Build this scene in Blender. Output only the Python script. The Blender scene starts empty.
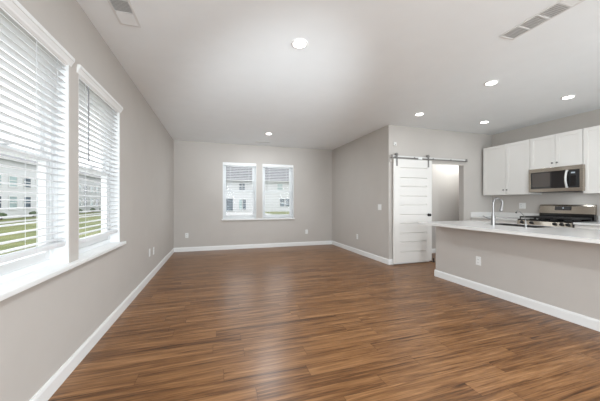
import bpy, bmesh, math, random
from mathutils import Vector, Matrix
random.seed(7)
PI = math.pi
S = bpy.context.scene
COL = S.collection

# ------------------------------------------------------------------ camera, world, exposure
cam_d = bpy.data.cameras.new('camera')
cam = bpy.data.objects.new('camera', cam_d); COL.objects.link(cam)
cam.location = (0, 0, 1.22)
cam.rotation_euler = (PI / 2, 0, -0.3018194)
cam_d.sensor_width = 36.0
cam_d.lens = 267.87 / 600 * 36
cam_d.shift_y = 0.00303
cam_d.clip_start = 0.03
cam_d.clip_end = 300
S.camera = cam

S.view_settings.view_transform = 'Standard'
S.view_settings.look = 'None'
S.view_settings.gamma = 1
S.view_settings.use_curve_mapping = False
S.view_settings.exposure = 0.13

world = bpy.data.worlds.new('overcast_sky'); S.world = world
world.use_nodes = True
wn = world.node_tree.nodes; wl = world.node_tree.links
wn.clear()
wo = wn.new('ShaderNodeOutputWorld'); wb = wn.new('ShaderNodeBackground')
wb.inputs['Color'].default_value = (0.93, 0.97, 1.0, 1)
wb.inputs['Strength'].default_value = 2.6
wl.new(wb.outputs[0], wo.inputs[0])

LAMP_COL = (.86, .94, 1.0)
DOWNLIGHT_W = 18        # living room downlights
PENINSULA_W = 8.5          # downlights above the peninsula counter front
KITCHEN_W = 2.0           # kitchen downlights
PANTRY_FILL_W = 24  # added lamp, unseen past the sliding door
HOOD_W = 0.55
FILL_PENDANT_W = 5  # added pendant, unseen fill behind the camera
# unseen fill lights added to brighten the room: ceiling bounce and soft discs
FILL_FAR_W = 740
FILL_MID_W = 5
FILL_KITCHEN_W = 5
FILL_SOFT_W = 165
FILL_SOFT_SIDE_W = 128
END_LIGHT_W = 28        # downlight at the end wall windows

# ------------------------------------------------------------------ room measures
H = 2.74
XL, YB, XR, YK, XK = -1.0065, 7.183, 3.217, 4.4915, 5.946
YREAR = -3.2

# ------------------------------------------------------------------ materials
def new_mat(name):
    m = bpy.data.materials.new(name); m.use_nodes = True
    n = m.node_tree.nodes; b = n['Principled BSDF']
    return m, n, m.node_tree.links, b

def mat(name, col, rough=.5, metal=0.0, bump=0.0, bscale=60, vary=0.0, vscale=4, emit=None, estr=0, spec=.5, coat=0, stretch=None):
    m, n, l, b = new_mat(name)
    b.inputs['Roughness'].default_value = rough
    b.inputs['Metallic'].default_value = metal
    b.inputs['Specular IOR Level'].default_value = spec
    b.inputs['Coat Weight'].default_value = coat
    tc = n.new('ShaderNodeTexCoord')
    src = tc.outputs['Object']
    if stretch:
        mp = n.new('ShaderNodeMapping'); mp.inputs['Scale'].default_value = stretch
        l.new(src, mp.inputs[0]); src = mp.outputs[0]
    nz = n.new('ShaderNodeTexNoise'); nz.inputs['Scale'].default_value = vscale; nz.inputs['Detail'].default_value = 4
    l.new(src, nz.inputs['Vector'])
    r = n.new('ShaderNodeValToRGB')
    r.color_ramp.elements[0].position = .3; r.color_ramp.elements[1].position = .7
    v = vary
    r.color_ramp.elements[0].color = tuple(c * (1 - v) for c in col) + (1,)
    r.color_ramp.elements[1].color = tuple(min(1, c * (1 + v)) for c in col) + (1,)
    l.new(nz.outputs['Fac'], r.inputs[0]); l.new(r.outputs[0], b.inputs['Base Color'])
    if bump:
        n2 = n.new('ShaderNodeTexNoise'); n2.inputs['Scale'].default_value = bscale; n2.inputs['Detail'].default_value = 3
        l.new(src, n2.inputs['Vector'])
        bp = n.new('ShaderNodeBump'); bp.inputs['Strength'].default_value = bump; bp.inputs['Distance'].default_value = .004
        l.new(n2.outputs['Fac'], bp.inputs['Height']); l.new(bp.outputs[0], b.inputs['Normal'])
    if emit:
        b.inputs['Emission Color'].default_value = emit + (1,)
        b.inputs['Emission Strength'].default_value = estr
    return m

M = {}
M['wall'] = mat('greige_wall_paint', (.53, .494, .458), .75, bump=.12, bscale=140, vary=.015, vscale=3, spec=.3)
M['ceiling'] = mat('ceiling_paint', (.865, .885, .89), .85, bump=.12, bscale=120, vary=.01, spec=.2)
M['trim'] = mat('white_trim_paint', (.82, .815, .80), .4, vary=.01)
M['vinyl'] = mat('white_vinyl', (.83, .84, .84), .4, vary=.01)
M['slat'] = mat('white_blind_slat', (.86, .87, .88), .38, vary=.01, stretch=(1, .2, 1), vscale=20)
M['cord'] = mat('white_cord', (.70, .71, .72), .8)
M['wand'] = mat('grey_clear_wand', (.22, .22, .23), .25)
M['door'] = mat('white_door_paint', (.80, .775, .74), .45, vary=.01)
M['cabinet'] = mat('white_cabinet_paint', (.80, .775, .74), .42, vary=.008)
M['quartz'] = mat('white_quartz', (.76, .745, .725), .14, vary=.008, vscale=35, spec=.5)
M['steel'] = mat('brushed_stainless', (.40, .355, .30), .27, metal=1, vary=.07, vscale=25, stretch=(1, .05, 8))
M['chrome'] = mat('brushed_nickel', (.27, .265, .26), .33, metal=1)
M['darkmetal'] = mat('pewter_hardware', (.27, .26, .25), .4, metal=.8)
M['rail'] = mat('satin_silver_rail', (.70, .69, .67), .45, metal=.3)
M['black'] = mat('black_plastic', (.012, .012, .013), .35)
M['iron'] = mat('cast_iron', (.014, .013, .013), .55, bump=.3, bscale=120)
M['enamel'] = mat('black_enamel', (.010, .009, .009), .15)
M['bglass'] = mat('black_oven_glass', (.016, .014, .015), .06, spec=.6)
M['mesh'] = mat('microwave_window_reflection', (.065, .052, .045), .14, spec=.7)  # brown tone stands in for a reflection in the door glass
M['display'] = mat('lit_clock_display', (.03, .04, .05), .2, emit=(.75, .85, .95), estr=.5)
M['plate'] = mat('white_cover_plate', (.80, .80, .78), .35)
M['slot'] = mat('dark_slot', (.05, .05, .05), .6)
M['lens'] = mat('downlight_lens', (.9, .9, .88), .5, emit=(1.0, .965, .91), estr=9)
M['vent'] = mat('white_register_metal', (.74, .735, .72), .45)
M['ventdark'] = mat('grey_duct_interior', (.5, .5, .49), .7)
M['sink'] = mat('sink_steel', (.17, .165, .16), .35, metal=1)
M['tag'] = mat('white_sticker', (.85, .85, .84), .6)
M['concrete'] = mat('concrete', (.35, .345, .335), .9, vary=.08, vscale=.8, bump=.2, bscale=40)
M['patio'] = mat('pale_bounce_concrete', (.60, .59, .575), .9, vary=.05, vscale=.8, bump=.2, bscale=40)  # kept pale so the added slab bounces daylight indoors
M['roof'] = mat('grey_shingles', (.15, .15, .158), .9, vary=.15, vscale=6, stretch=(.5, 6, 6))
M['hwin'] = mat('house_window_glass', (.07, .095, .12), .12, vary=.5, vscale=1.0)
M['hpale'] = mat('pale_reflecting_glass', (.30, .38, .38), .15, vary=.2, vscale=1.2)  # pale tone stands in for bright reflection in the panes
M['htrim'] = mat('house_white_trim', (.54, .54, .54), .6)
M['leaf'] = mat('shrub_leaves', (.05, .075, .03), .8, vary=.4, vscale=8)
M['bark'] = mat('shrub_stem', (.09, .06, .04), .9)

def make_glass():
    m, n, l, b = new_mat('window_glass')
    n.remove(b)
    out = n['Material Output']
    t = n.new('ShaderNodeBsdfTransparent'); g = n.new('ShaderNodeBsdfGlossy'); g.inputs['Roughness'].default_value = .01
    lw = n.new('ShaderNodeLayerWeight'); lw.inputs['Blend'].default_value = .5
    pw = n.new('ShaderNodeMath'); pw.operation = 'POWER'; pw.inputs[1].default_value = 5
    l.new(lw.outputs['Facing'], pw.inputs[0])
    fr = n.new('ShaderNodeMath'); fr.operation = 'MULTIPLY_ADD'; fr.inputs[1].default_value = .4; fr.inputs[2].default_value = .003
    l.new(pw.outputs[0], fr.inputs[0])
    mx = n.new('ShaderNodeMixShader')
    l.new(fr.outputs[0], mx.inputs[0]); l.new(t.outputs[0], mx.inputs[1]); l.new(g.outputs[0], mx.inputs[2])
    l.new(mx.outputs[0], out.inputs[0])
    return m
M['glass'] = make_glass()

def make_slat():
    m, n, l, b = new_mat('white_translucent_slat')
    tc = n.new('ShaderNodeTexCoord'); z = n.new('ShaderNodeTexNoise'); z.inputs['Scale'].default_value = 9
    l.new(tc.outputs['Object'], z.inputs['Vector'])
    r = n.new('ShaderNodeValToRGB'); r.color_ramp.elements[0].color = (.84, .85, .86, 1); r.color_ramp.elements[1].color = (.88, .885, .89, 1)
    l.new(z.outputs['Fac'], r.inputs[0]); l.new(r.outputs[0], b.inputs['Base Color'])
    b.inputs['Roughness'].default_value = .4
    t = n.new('ShaderNodeBsdfTranslucent'); t.inputs['Color'].default_value = (.95, .955, .96, 1)
    mx = n.new('ShaderNodeMixShader'); mx.inputs[0].default_value = .22
    l.new(b.outputs[0], mx.inputs[1]); l.new(t.outputs[0], mx.inputs[2]); l.new(mx.outputs[0], n['Material Output'].inputs[0])
    return m
M['slat'] = make_slat()

def make_floor():
    m, n, l, b = new_mat('walnut_vinyl_plank')
    tc = n.new('ShaderNodeTexCoord')
    sep = n.new('ShaderNodeSeparateXYZ'); l.new(tc.outputs['Object'], sep.inputs[0])
    dv = n.new('ShaderNodeMath'); dv.operation = 'DIVIDE'; dv.inputs[1].default_value = .127; l.new(sep.outputs['Y'], dv.inputs[0])
    fl = n.new('ShaderNodeMath'); fl.operation = 'FLOOR'; l.new(dv.outputs[0], fl.inputs[0])
    wnz = n.new('ShaderNodeTexWhiteNoise'); wnz.noise_dimensions = '1D'; l.new(fl.outputs[0], wnz.inputs['W'])
    mad = n.new('ShaderNodeMath'); mad.operation = 'MULTIPLY_ADD'; mad.inputs[1].default_value = 1.22; l.new(wnz.outputs['Value'], mad.inputs[0]); l.new(sep.outputs['X'], mad.inputs[2])
    cmb = n.new('ShaderNodeCombineXYZ'); l.new(mad.outputs[0], cmb.inputs['X']); l.new(sep.outputs['Y'], cmb.inputs['Y'])
    def brick(c1, c2, mortar, msize):
        br = n.new('ShaderNodeTexBrick')
        br.offset = 0; br.offset_frequency = 2; br.squash = 1
        br.inputs['Color1'].default_value = c1 + (1,); br.inputs['Color2'].default_value = c2 + (1,)
        br.inputs['Mortar'].default_value = mortar + (1,)
        br.inputs['Scale'].default_value = 1
        br.inputs['Mortar Size'].default_value = msize
        br.inputs['Mortar Smooth'].default_value = .3
        br.inputs['Bias'].default_value = 0
        br.inputs['Brick Width'].default_value = 1.22
        br.inputs['Row Height'].default_value = .127
        l.new(cmb.outputs[0], br.inputs['Vector'])
        return br
    b1 = brick((0, 0, 0), (1, 1, 1), (.5, .5, .5), .0)
    # per plank shift of the grain
    sh = n.new('ShaderNodeVectorMath'); sh.operation = 'SCALE'; sh.inputs['Scale'].default_value = 13.7
    l.new(b1.outputs['Color'], sh.inputs[0])
    add = n.new('ShaderNodeVectorMath'); add.operation = 'ADD'
    l.new(tc.outputs['Object'], add.inputs[0]); l.new(sh.outputs[0], add.inputs[1])
    def noise(sc, det, rough, dist=0):
        mp = n.new('ShaderNodeMapping'); mp.inputs['Scale'].default_value = sc
        l.new(add.outputs[0], mp.inputs[0])
        z = n.new('ShaderNodeTexNoise'); z.inputs['Scale'].default_value = 1; z.inputs['Detail'].default_value = det
        z.inputs['Roughness'].default_value = rough; z.inputs['Distortion'].default_value = dist
        l.new(mp.outputs[0], z.inputs['Vector']); return z
    g1 = noise((1.5, 30, 1), 5, .65, .9)
    g2 = noise((3.0, 85, 1), 4, .65, .6)
    g3 = noise((.5, 3.2, 1), 2, .5)
    def mixf(a, bb, f):
        mx = n.new('ShaderNodeMix'); mx.data_type = 'FLOAT'; mx.inputs[0].default_value = f
        l.new(a, mx.inputs[2]); l.new(bb, mx.inputs[3]); return mx.outputs[0]
    v = mixf(g1.outputs['Fac'], g2.outputs['Fac'], .38)
    v = mixf(v, g3.outputs['Fac'], .10)
    v = mixf(v, b1.outputs['Color'], .045)
    r = n.new('ShaderNodeValToRGB')
    e = r.color_ramp.elements
    e[0].position = .37; e[0].color = (.052, .021, .0075, 1)
    e[1].position = .68; e[1].color = (.46, .25, .115, 1)
    k = e.new(.455); k.color = (.148, .064, .0225, 1)
    k = e.new(.525); k.color = (.235, .110, .042, 1)
    k = e.new(.59); k.color = (.31, .156, .066, 1)
    l.new(v, r.inputs[0])
    b2 = brick((1, 1, 1), (1, 1, 1), (.55, .5, .47), .0022)
    mu = n.new('ShaderNodeMix'); mu.data_type = 'RGBA'; mu.blend_type = 'MULTIPLY'; mu.inputs[0].default_value = 1
    l.new(r.outputs[0], mu.inputs[6]); l.new(b2.outputs['Color'], mu.inputs[7])
    l.new(mu.outputs[2], b.inputs['Base Color'])
    b.inputs['Roughness'].default_value = .31
    b.inputs['Specular IOR Level'].default_value = .3
    bp = n.new('ShaderNodeBump'); bp.inputs['Strength'].default_value = .12; bp.inputs['Distance'].default_value = .003
    l.new(v, bp.inputs['Height']); l.new(bp.outputs[0], b.inputs['Normal'])
    return m
M['floor'] = make_floor()

def make_siding():
    m, n, l, b = new_mat('white_lap_siding')
    tc = n.new('ShaderNodeTexCoord')
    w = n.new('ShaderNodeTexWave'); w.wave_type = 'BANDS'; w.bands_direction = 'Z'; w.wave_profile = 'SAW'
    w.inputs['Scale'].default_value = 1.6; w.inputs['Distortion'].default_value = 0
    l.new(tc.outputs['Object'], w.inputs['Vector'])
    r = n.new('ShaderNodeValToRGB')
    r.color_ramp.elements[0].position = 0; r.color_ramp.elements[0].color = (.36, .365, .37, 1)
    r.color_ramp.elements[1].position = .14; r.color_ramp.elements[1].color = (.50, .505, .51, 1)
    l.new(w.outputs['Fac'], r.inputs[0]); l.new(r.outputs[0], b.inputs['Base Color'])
    b.inputs['Roughness'].default_value = .7
    return m
M['siding'] = make_siding()

def make_lawn():
    m, n, l, b = new_mat('lawn_grass')
    tc = n.new('ShaderNodeTexCoord')
    z = n.new('ShaderNodeTexNoise'); z.inputs['Scale'].default_value = .45; z.inputs['Detail'].default_value = 8; z.inputs['Roughness'].default_value = .65
    l.new(tc.outputs['Object'], z.inputs['Vector'])
    r = n.new('ShaderNodeValToRGB')
    r.color_ramp.elements[0].position = .36; r.color_ramp.elements[0].color = (.062, .085, .014, 1)
    r.color_ramp.elements[1].position = .66; r.color_ramp.elements[1].color = (.15, .155, .042, 1)
    l.new(z.outputs['Fac'], r.inputs[0]); l.new(r.outputs[0], b.inputs['Base Color'])
    b.inputs['Roughness'].default_value = .95
    return m
M['lawn'] = make_lawn()

# ------------------------------------------------------------------ mesh helpers
ORG = {}

class MB:
    def __init__(self): self.bm = bmesh.new()
    def box(self, x0, x1, y0, y1, z0, z1, bev=0):
        bm = self.bm if not bev else bmesh.new()
        vs = [bm.verts.new((x, y, z)) for x in (x0, x1) for y in (y0, y1) for z in (z0, z1)]
        for f in ((0, 1, 3, 2), (4, 6, 7, 5), (0, 4, 5, 1), (2, 3, 7, 6), (0, 2, 6, 4), (1, 5, 7, 3)):
            bm.faces.new([vs[i] for i in f])
        if bev:
            bmesh.ops.bevel(bm, geom=bm.edges[:], offset=bev, segments=2, affect='EDGES', profile=.5)
            self.merge(bm)
        return self
    def merge(self, bm):
        me = bpy.data.meshes.new('tmp'); bm.to_mesh(me); bm.free()
        self.bm.from_mesh(me); bpy.data.meshes.remove(me)
    def ring(self, c, u, v, r, seg):
        return [self.bm.verts.new(c + u * (r * math.cos(2 * PI * i / seg)) + v * (r * math.sin(2 * PI * i / seg))) for i in range(seg)]
    def tube(self, pts, rad, seg=12, cap=True):
        pts = [Vector(p) for p in pts]
        rads = rad if isinstance(rad, (list, tuple)) else [rad] * len(pts)
        t0 = (pts[1] - pts[0]).normalized()
        up = Vector((0, 0, 1)) if abs(t0.z) < .9 else Vector((1, 0, 0))
        u = t0.cross(up).normalized()
        prev = None; first = None
        for i, p in enumerate(pts):
            if i == 0: t = pts[1] - pts[0]
            elif i == len(pts) - 1: t = pts[-1] - pts[-2]
            else: t = (pts[i + 1] - pts[i]).normalized() + (pts[i] - pts[i - 1]).normalized()
            t.normalize()
            u = (u - t * u.dot(t)).normalized(); v = t.cross(u)
            r = self.ring(p, u, v, rads[i], seg)
            if prev:
                for k in range(seg):
                    self.bm.faces.new((prev[k], prev[(k + 1) % seg], r[(k + 1) % seg], r[k]))
            else: first = r
            prev = r
        if cap:
            self.bm.faces.new(list(reversed(first))); self.bm.faces.new(prev)
        return self
    def lathe(self, prof, c, axis='z', seg=24, flip=1):
        # prof: (radius, height) along axis from c
        ax = {'x': Vector((1, 0, 0)), 'y': Vector((0, 1, 0)), 'z': Vector((0, 0, 1))}[axis] * flip
        u = Vector((0, 0, 1)) if axis != 'z' else Vector((1, 0, 0))
        v = ax.cross(u); c = Vector(c); prev = None
        for (r, h) in prof:
            rr = self.ring(c + ax * h, u, v, max(r, 1e-4), seg)
            if prev:
                for k in range(seg):
                    self.bm.faces.new((prev[k], prev[(k + 1) % seg], rr[(k + 1) % seg], rr[k]))
            else: self.bm.faces.new(list(reversed(rr)))
            prev = rr
        self.bm.faces.new(prev)
        return self
    def prism(self, prof, axis, a, b):
        # prof: 2D points in the two other axes (x,z for y; y,z for x; x,y for z)
        def P(p, t):
            return {'x': (t, p[0], p[1]), 'y': (p[0], t, p[1]), 'z': (p[0], p[1], t)}[axis]
        A = [self.bm.verts.new(P(p, a)) for p in prof]; Bv = [self.bm.verts.new(P(p, b)) for p in prof]
        nn = len(prof)
        for i in range(nn):
            self.bm.faces.new((A[i], A[(i + 1) % nn], Bv[(i + 1) % nn], Bv[i]))
        self.bm.faces.new(list(reversed(A))); self.bm.faces.new(Bv)
        return self
    def build(self, name, material, parent=None, smooth=False, bevel=0, org=None):
        o_ = Vector(ORG[parent.name]) if parent else Vector(org or (0, 0, 0))
        bmesh.ops.recalc_face_normals(self.bm, faces=self.bm.faces[:])
        bmesh.ops.translate(self.bm, verts=self.bm.verts[:], vec=-o_)
        me = bpy.data.meshes.new(name); self.bm.to_mesh(me); self.bm.free()
        me.materials.append(M[material] if isinstance(material, str) else material)
        if smooth:
            for p in me.polygons: p.use_smooth = True
        o = bpy.data.objects.new(name, me); COL.objects.link(o)
        if parent: o.parent = parent
        else: o.location = o_
        ORG[o.name] = tuple(o_)
        if smooth:
            try: me.set_sharp_from_angle(angle=math.radians(40))
            except Exception: pass
        if bevel:
            md = o.modifiers.new('bevel', 'BEVEL'); md.width = bevel; md.segments = 2; md.limit_method = 'ANGLE'
        return o

def tag(o, label=None, cat=None, group=None, kind=None):
    if label: o['label'] = label
    if cat: o['category'] = cat
    if group: o['group'] = group
    if kind: o['kind'] = kind
    return o

def thing(name, loc, label, cat, group=None, kind=None):
    o = bpy.data.objects.new(name, None); COL.objects.link(o)
    o.location = loc; o.empty_display_size = .1
    ORG[o.name] = tuple(loc)
    return tag(o, label, cat, group, kind)

def copy_tree(o, parent=None, loc=None):
    c = o.copy(); COL.objects.link(c)
    if parent: c.parent = parent
    if loc is not None: c.location = loc
    ORG[c.name] = tuple(c.location) if loc is not None else ORG.get(parent.name if parent else o.name)
    for ch in list(o.children):
        copy_tree(ch, c)
    return c

def struct(o, label=None, cat=None):
    o['kind'] = 'structure'
    return tag(o, label, cat)

# ------------------------------------------------------------------ room shell
T = .16
def wall_pieces(u0, u1, holes, z0=0, z1=H):
    """rectangles of a wall u0..u1 with holes (a, b, za, zb), left to right"""
    out = []; cur = u0
    for (a, b, za, zb) in sorted(holes):
        out.append((cur, a, z0, z1))
        if za > z0: out.append((a, b, z0, za))
        if zb < z1: out.append((a, b, zb, z1))
        cur = b
    out.append((cur, u1, z0, z1))
    return out

LW = [(1.405, 2.32), (2.455, 3.37)]            # openings of the side windows (y)
BW = [(.152, 1.012), (1.18, 2.045)]            # openings of the end windows (x)
WZ0, WZ1 = .785, 2.255

b = MB(); b.box(XL - T, XK + T, YREAR - T, YB + T, -.12, 0)
struct(b.build('floor', 'floor'), 'brown wood-look plank floor', 'floor')
b = MB(); b.box(XL - T, XK + T, YREAR - T, YB + T, H, H + .12)
struct(b.build('ceiling', 'ceiling'), 'flat white ceiling', 'ceiling')

b = MB()
for (a, c, z0, z1) in wall_pieces(YREAR, YB + T, [(a, c, WZ0, WZ1) for a, c in LW]):
    b.box(XL - T, XL, a, c, z0, z1)
struct(b.build('wall_left', 'wall'), 'greige wall with the two tall blinded windows', 'wall')
b = MB()
for (a, c, z0, z1) in wall_pieces(XL, XR, [(a, c, WZ0, WZ1) for a, c in BW]):
    b.box(a, c, YB, YB + T, z0, z1)
struct(b.build('wall_back', 'wall'), 'greige end wall with a pair of small windows', 'wall')
b = MB(); b.box(XR, XR + .12, YK + .12, YB + T, 0, H)
struct(b.build('wall_right', 'wall'), 'greige wall with light switch between end wall and sliding door', 'wall')
DX0, DX1, DZ = 4.20, 5.115, 2.045               # pantry opening
b = MB()
for (a, c, z0, z1) in wall_pieces(XR, XK, [(DX0, DX1, 0, DZ)]):
    b.box(a, c, YK, YK + .12, z0, z1)
struct(b.build('wall_door', 'wall'), 'greige wall carrying the sliding door', 'wall')
b = MB(); b.box(XK, XK + T, YREAR, YB + T, 0, H)
struct(b.build('wall_kitchen', 'wall'), 'greige wall behind the kitchen cabinets', 'wall')
RD = (.3, 2.7)
b = MB()
for (a, c, z0, z1) in wall_pieces(XL, XK, [(RD[0], RD[1], 0, 2.1), (3.4, 5.2, .9, 2.2)]):
    b.box(a, c, YREAR - T, YREAR, z0, z1)
struct(b.build('wall_rear', 'wall'), 'greige wall at the dining end', 'wall')
b = MB(); b.box(XR + .12, XK, 5.20, 5.32, 0, H)
struct(b.build('wall_pantry', 'wall'), 'pale wall inside the room past the sliding door', 'wall')

BH, BT = .105, .015
def base_prof(s):   # profile in (offset, z)
    return [(0, 0), (s * BT, 0), (s * BT, BH - .02), (s * BT * .55, BH), (0, BH)]
def baseboard(name, axis, at, s, a, c, label):
    b = MB(); b.prism([(at + p, z) for p, z in base_prof(s)], axis, a, c)
    return struct(b.build(name, 'trim'), label, 'baseboard')
baseboard('baseboard_left', 'y', XL, 1, YREAR, YB, 'white baseboard under the tall blinded windows')
baseboard('baseboard_back', 'x', YB, -1, XL + BT, XR - BT, 'white baseboard of the end wall')
baseboard('baseboard_right', 'y', XR, -1, YK - BT, YB, 'white baseboard below the light switch')
baseboard('baseboard_door', 'x', YK, -1, XR, DX0 - .02, 'white baseboard behind the sliding door')
baseboard('baseboard_pantry', 'x', 5.20, -1, XR + .12, XK, 'white baseboard of the room past the sliding door')

# peninsula half wall
PX, PT, PY1 = 3.461, .12, 3.565
PH = .868
b = MB(); b.box(PX, PX + PT, -.4, PY1, 0, PH)
struct(b.build('wall_peninsula', 'wall'), 'greige half wall under the white countertop', 'half wall')
b = MB(); b.prism([(PX + p, z) for p, z in base_prof(-1)], 'y', -.4, PY1 + BT)
b.prism([(PY1 + p, z) for p, z in base_prof(1)], 'x', PX, PX + PT)
struct(b.build('baseboard_peninsula', 'trim'), 'white baseboard along the half wall', 'baseboard')

# ------------------------------------------------------------------ windows
def window(name, axis, u0, u1, wall, out, label):
    """double hung window; axis = wall's running axis, wall = inner wall plane, out = +-1 outward direction"""
    def bx(mb, a, c, d0, d1, z0, z1):
        p0, p1 = sorted((wall + out * d0, wall + out * d1))
        if axis == 'y': mb.box(p0, p1, a, c, z0, z1)
        else: mb.box(a, c, p0, p1, z0, z1)
    mid = (u0 + u1) / 2
    loc = (wall + out * .1, mid, WZ0) if axis == 'y' else (mid, wall + out * .1, WZ0)
    t = thing(name, loc, label, 'window', kind='structure')
    f = MB(); w = .045
    bx(f, u0, u0 + w, .085, T, WZ0, WZ1); bx(f, u1 - w, u1, .085, T, WZ0, WZ1)
    bx(f, u0 + w, u1 - w, .085, T, WZ1 - w, WZ1); bx(f, u0 + w, u1 - w, .085, T, WZ0, WZ0 + w)
    f.build('window_frame', 'vinyl', t, bevel=.004)
    j = MB(); q = .012                              # white jamb liner
    bx(j, u0, u0 + q, .002, .085, WZ0, WZ1); bx(j, u1 - q, u1, .002, .085, WZ0, WZ1); bx(j, u0 + q, u1 - q, .002, .085, WZ1 - q, WZ1)
    j.build('window_jamb', 'vinyl', t)
    a, c = u0 + w, u1 - w; zm = 1.515; sw = .042
    for nm, d0, d1, z0, z1 in (('lower_sash', .092, .122, WZ0 + w, zm + .02), ('upper_sash', .124, .152, zm - .02, WZ1 - w)):
        s = MB()
        bx(s, a, a + sw, d0, d1, z0, z1); bx(s, c - sw, c, d0, d1, z0, z1)
        bx(s, a + sw, c - sw, d0, d1, z0, z0 + (.055 if 'low' in nm else .04)); bx(s, a + sw, c - sw, d0, d1, z1 - .04, z1)
        so = s.build(nm, 'vinyl', t, bevel=.003)
        g = MB(); bx(g, a + sw, c - sw, (d0 + d1) / 2 - .002, (d0 + d1) / 2 + .002, z0 + .04, z1 - .04)
        g.build('glass_pane', 'glass', so)
    k = MB(); bx(k, mid - .03, mid + .03, .075, .1, zm + .02, zm + .032)
    k.build('sash_lock', 'vinyl', t, bevel=.002)
    return t
window('window_1', 'y', LW[0][0], LW[0][1], XL, -1, 'tall double-hung window cut off by the picture edge')
window('window_2', 'y', LW[1][0], LW[1][1], XL, -1, 'tall double-hung window of the long wall, closer to the end wall')
window('window_3', 'x', BW[0][0], BW[0][1], YB, 1, 'end wall window closer to the tall blinded windows')
window('window_4', 'x', BW[1][0], BW[1][1], YB, 1, 'end wall window closer to the light switch')

# stools
b = MB(); b.box(XL, XL + .048, 1.33, 3.425, WZ0 - .028, WZ0 + .004, bev=.006)
for a, c in LW: b.box(XL - .09, XL + .004, a, c, WZ0 - .024, WZ0 + .004)
struct(b.build('trim_1', 'trim'), 'white sill board running under both tall windows', 'window sill')
b = MB(); b.box(BW[0][0] - .03, BW[1][1] + .03, YB - .035, YB, WZ0 - .032, WZ0 + .003, bev=.005)
for a, c in BW: b.box(a, c, YB - .004, YB + .09, WZ0 - .024, WZ0 + .003)
struct(b.build('trim_2', 'trim'), 'white sill board under the pair of end wall windows', 'window sill')

# blinds
def blind(axis, u0, u1, wall, out, label, valance, zbot, wand_u, wand_z, cords):
    mid = (u0 + u1) / 2
    loc = (wall + out * .04, mid, WZ1) if axis == 'y' else (mid, wall + out * .04, WZ1)
    t = thing('window_blind', loc, label, 'blind', 'white slatted window blinds')
    def bx(mb, a, c, d0, d1, z0, z1, **k):
        p0, p1 = sorted((wall + out * d0, wall + out * d1))
        if axis == 'y': mb.box(p0, p1, a, c, z0, z1, **k)
        else: mb.box(a, c, p0, p1, z0, z1, **k)
    def pt(u, d, z): return (wall + out * d, u, z) if axis == 'y' else (u, wall + out * d, z)
    a, c = u0 + .016, u1 - .016
    h = MB(); bx(h, a, c, .012, .066, WZ1 - .075, WZ1 - .014)
    h.build('headrail', 'vinyl', t)
    v = MB()
    if valance == 'crown':
        prof = [(.012, 2.190), (.009, 2.190), (-.003, 2.202), (-.007, 2.213), (-.019, 2.234), (-.024, 2.237), (-.024, 2.262), (-.002, 2.262), (-.002, 2.24), (.012, 2.24)]
        v.prism([(wall + out * d, z) for d, z in prof], 'y', u0 - .028, u1 + .026)
    else:
        bx(v, u0 + .013, u1 - .013, .001, .011, WZ1 - .062, WZ1 - .013)
    v.build('valance', 'trim', t)
    s = MB(); z = WZ1 - .10; pitch = .044
    n = int((z - zbot - .03) / pitch)
    for i in range(n + 1):
        zz = z - i * pitch
        # crowned slat, five stations across
        top = [pt(0, .013 + .0125 * k, zz + .003 * (1 - ((k - 2) / 2) ** 2)) for k in range(5)]
        i0, i1 = (0, 2) if axis == 'y' else (1, 2)
        pr = [(p[i0], p[i1] + .0018) for p in top] + [(p[i0], p[i1] - .0018) for p in reversed(top)]
        s.prism(pr, axis, a, c)
    s.build('slats', 'slat', t)
    r = MB(); bx(r, a, c, .012, .064, zbot, zbot + .032, bev=.006)
    r.build('bottom_rail', 'slat', t)
    for u in cords:
        k = MB()
        for d in (.0115, .0655): k.tube([pt(u, d, WZ1 - .06), pt(u, d, zbot + .005)], .0011, 6)
        k.build('ladder_cord', 'cord', t)
    w = MB(); w.tube([pt(wand_u, .004, WZ1 - .09), pt(wand_u, -.006, WZ1 - .13), pt(wand_u, -.006, wand_z)], .0045, 8)
    w.tube([pt(wand_u, -.006, wand_z), pt(wand_u, -.006, wand_z - .03)], .0065, 8)
    w.build('tilt_wand', 'wand', t, smooth=True)
    return t
blind('y', *LW[0], XL, -1, 'white slatted blind on the tall window nearest the camera', 'crown', .915, LW[0][0] + .1, 1.6, (1.53, 1.98, 2.2))
blind('y', *LW[1], XL, -1, 'white slatted blind with dark wand on the second tall window', 'crown', .895, LW[1][0] + .155, 1.585, (2.6, 3.23))
blind('x', *BW[0], YB, 1, 'white slatted blind on the end window towards the tall windows', 'flat', .86, BW[0][0] + .10, 1.60, (.35, .82))
blind('x', *BW[1], YB, 1, 'white slatted blind on the end window towards the light switch', 'flat', .82, BW[1][0] + .12, 1.55, (1.38, 1.85))

# ------------------------------------------------------------------ rear openings (unseen, added behind the camera to let in sky light)
f = MB()
for (a, c) in ((RD[0], RD[0] + .06), (RD[1] - .06, RD[1]), (1.46, 1.54)): f.box(a, c, YREAR - .12, YREAR - .04, .03, 2.04)
f.box(RD[0], RD[1], YREAR - .12, YREAR - .04, 2.04, 2.1); f.box(RD[0], RD[1], YREAR - .12, YREAR - .04, 0, .03)
fo = struct(f.build('door_1', 'vinyl'), 'unseen white patio door frame added to let in sky light', 'door')
g = MB(); g.box(RD[0] + .06, RD[1] - .06, YREAR - .082, YREAR - .078, .03, 2.04); g.build('glass_pane', 'glass', fo)
f = MB()
for (a, c) in ((3.4, 3.45), (5.15, 5.2), (4.27, 4.33)): f.box(a, c, YREAR - .12, YREAR - .04, .95, 2.15)
f.box(3.4, 5.2, YREAR - .12, YREAR - .04, .9, .95); f.box(3.4, 5.2, YREAR - .12, YREAR - .04, 2.15, 2.2)
fo = struct(f.build('window_5', 'vinyl'), 'unseen white window frame added to let in sky light', 'window')
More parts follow.
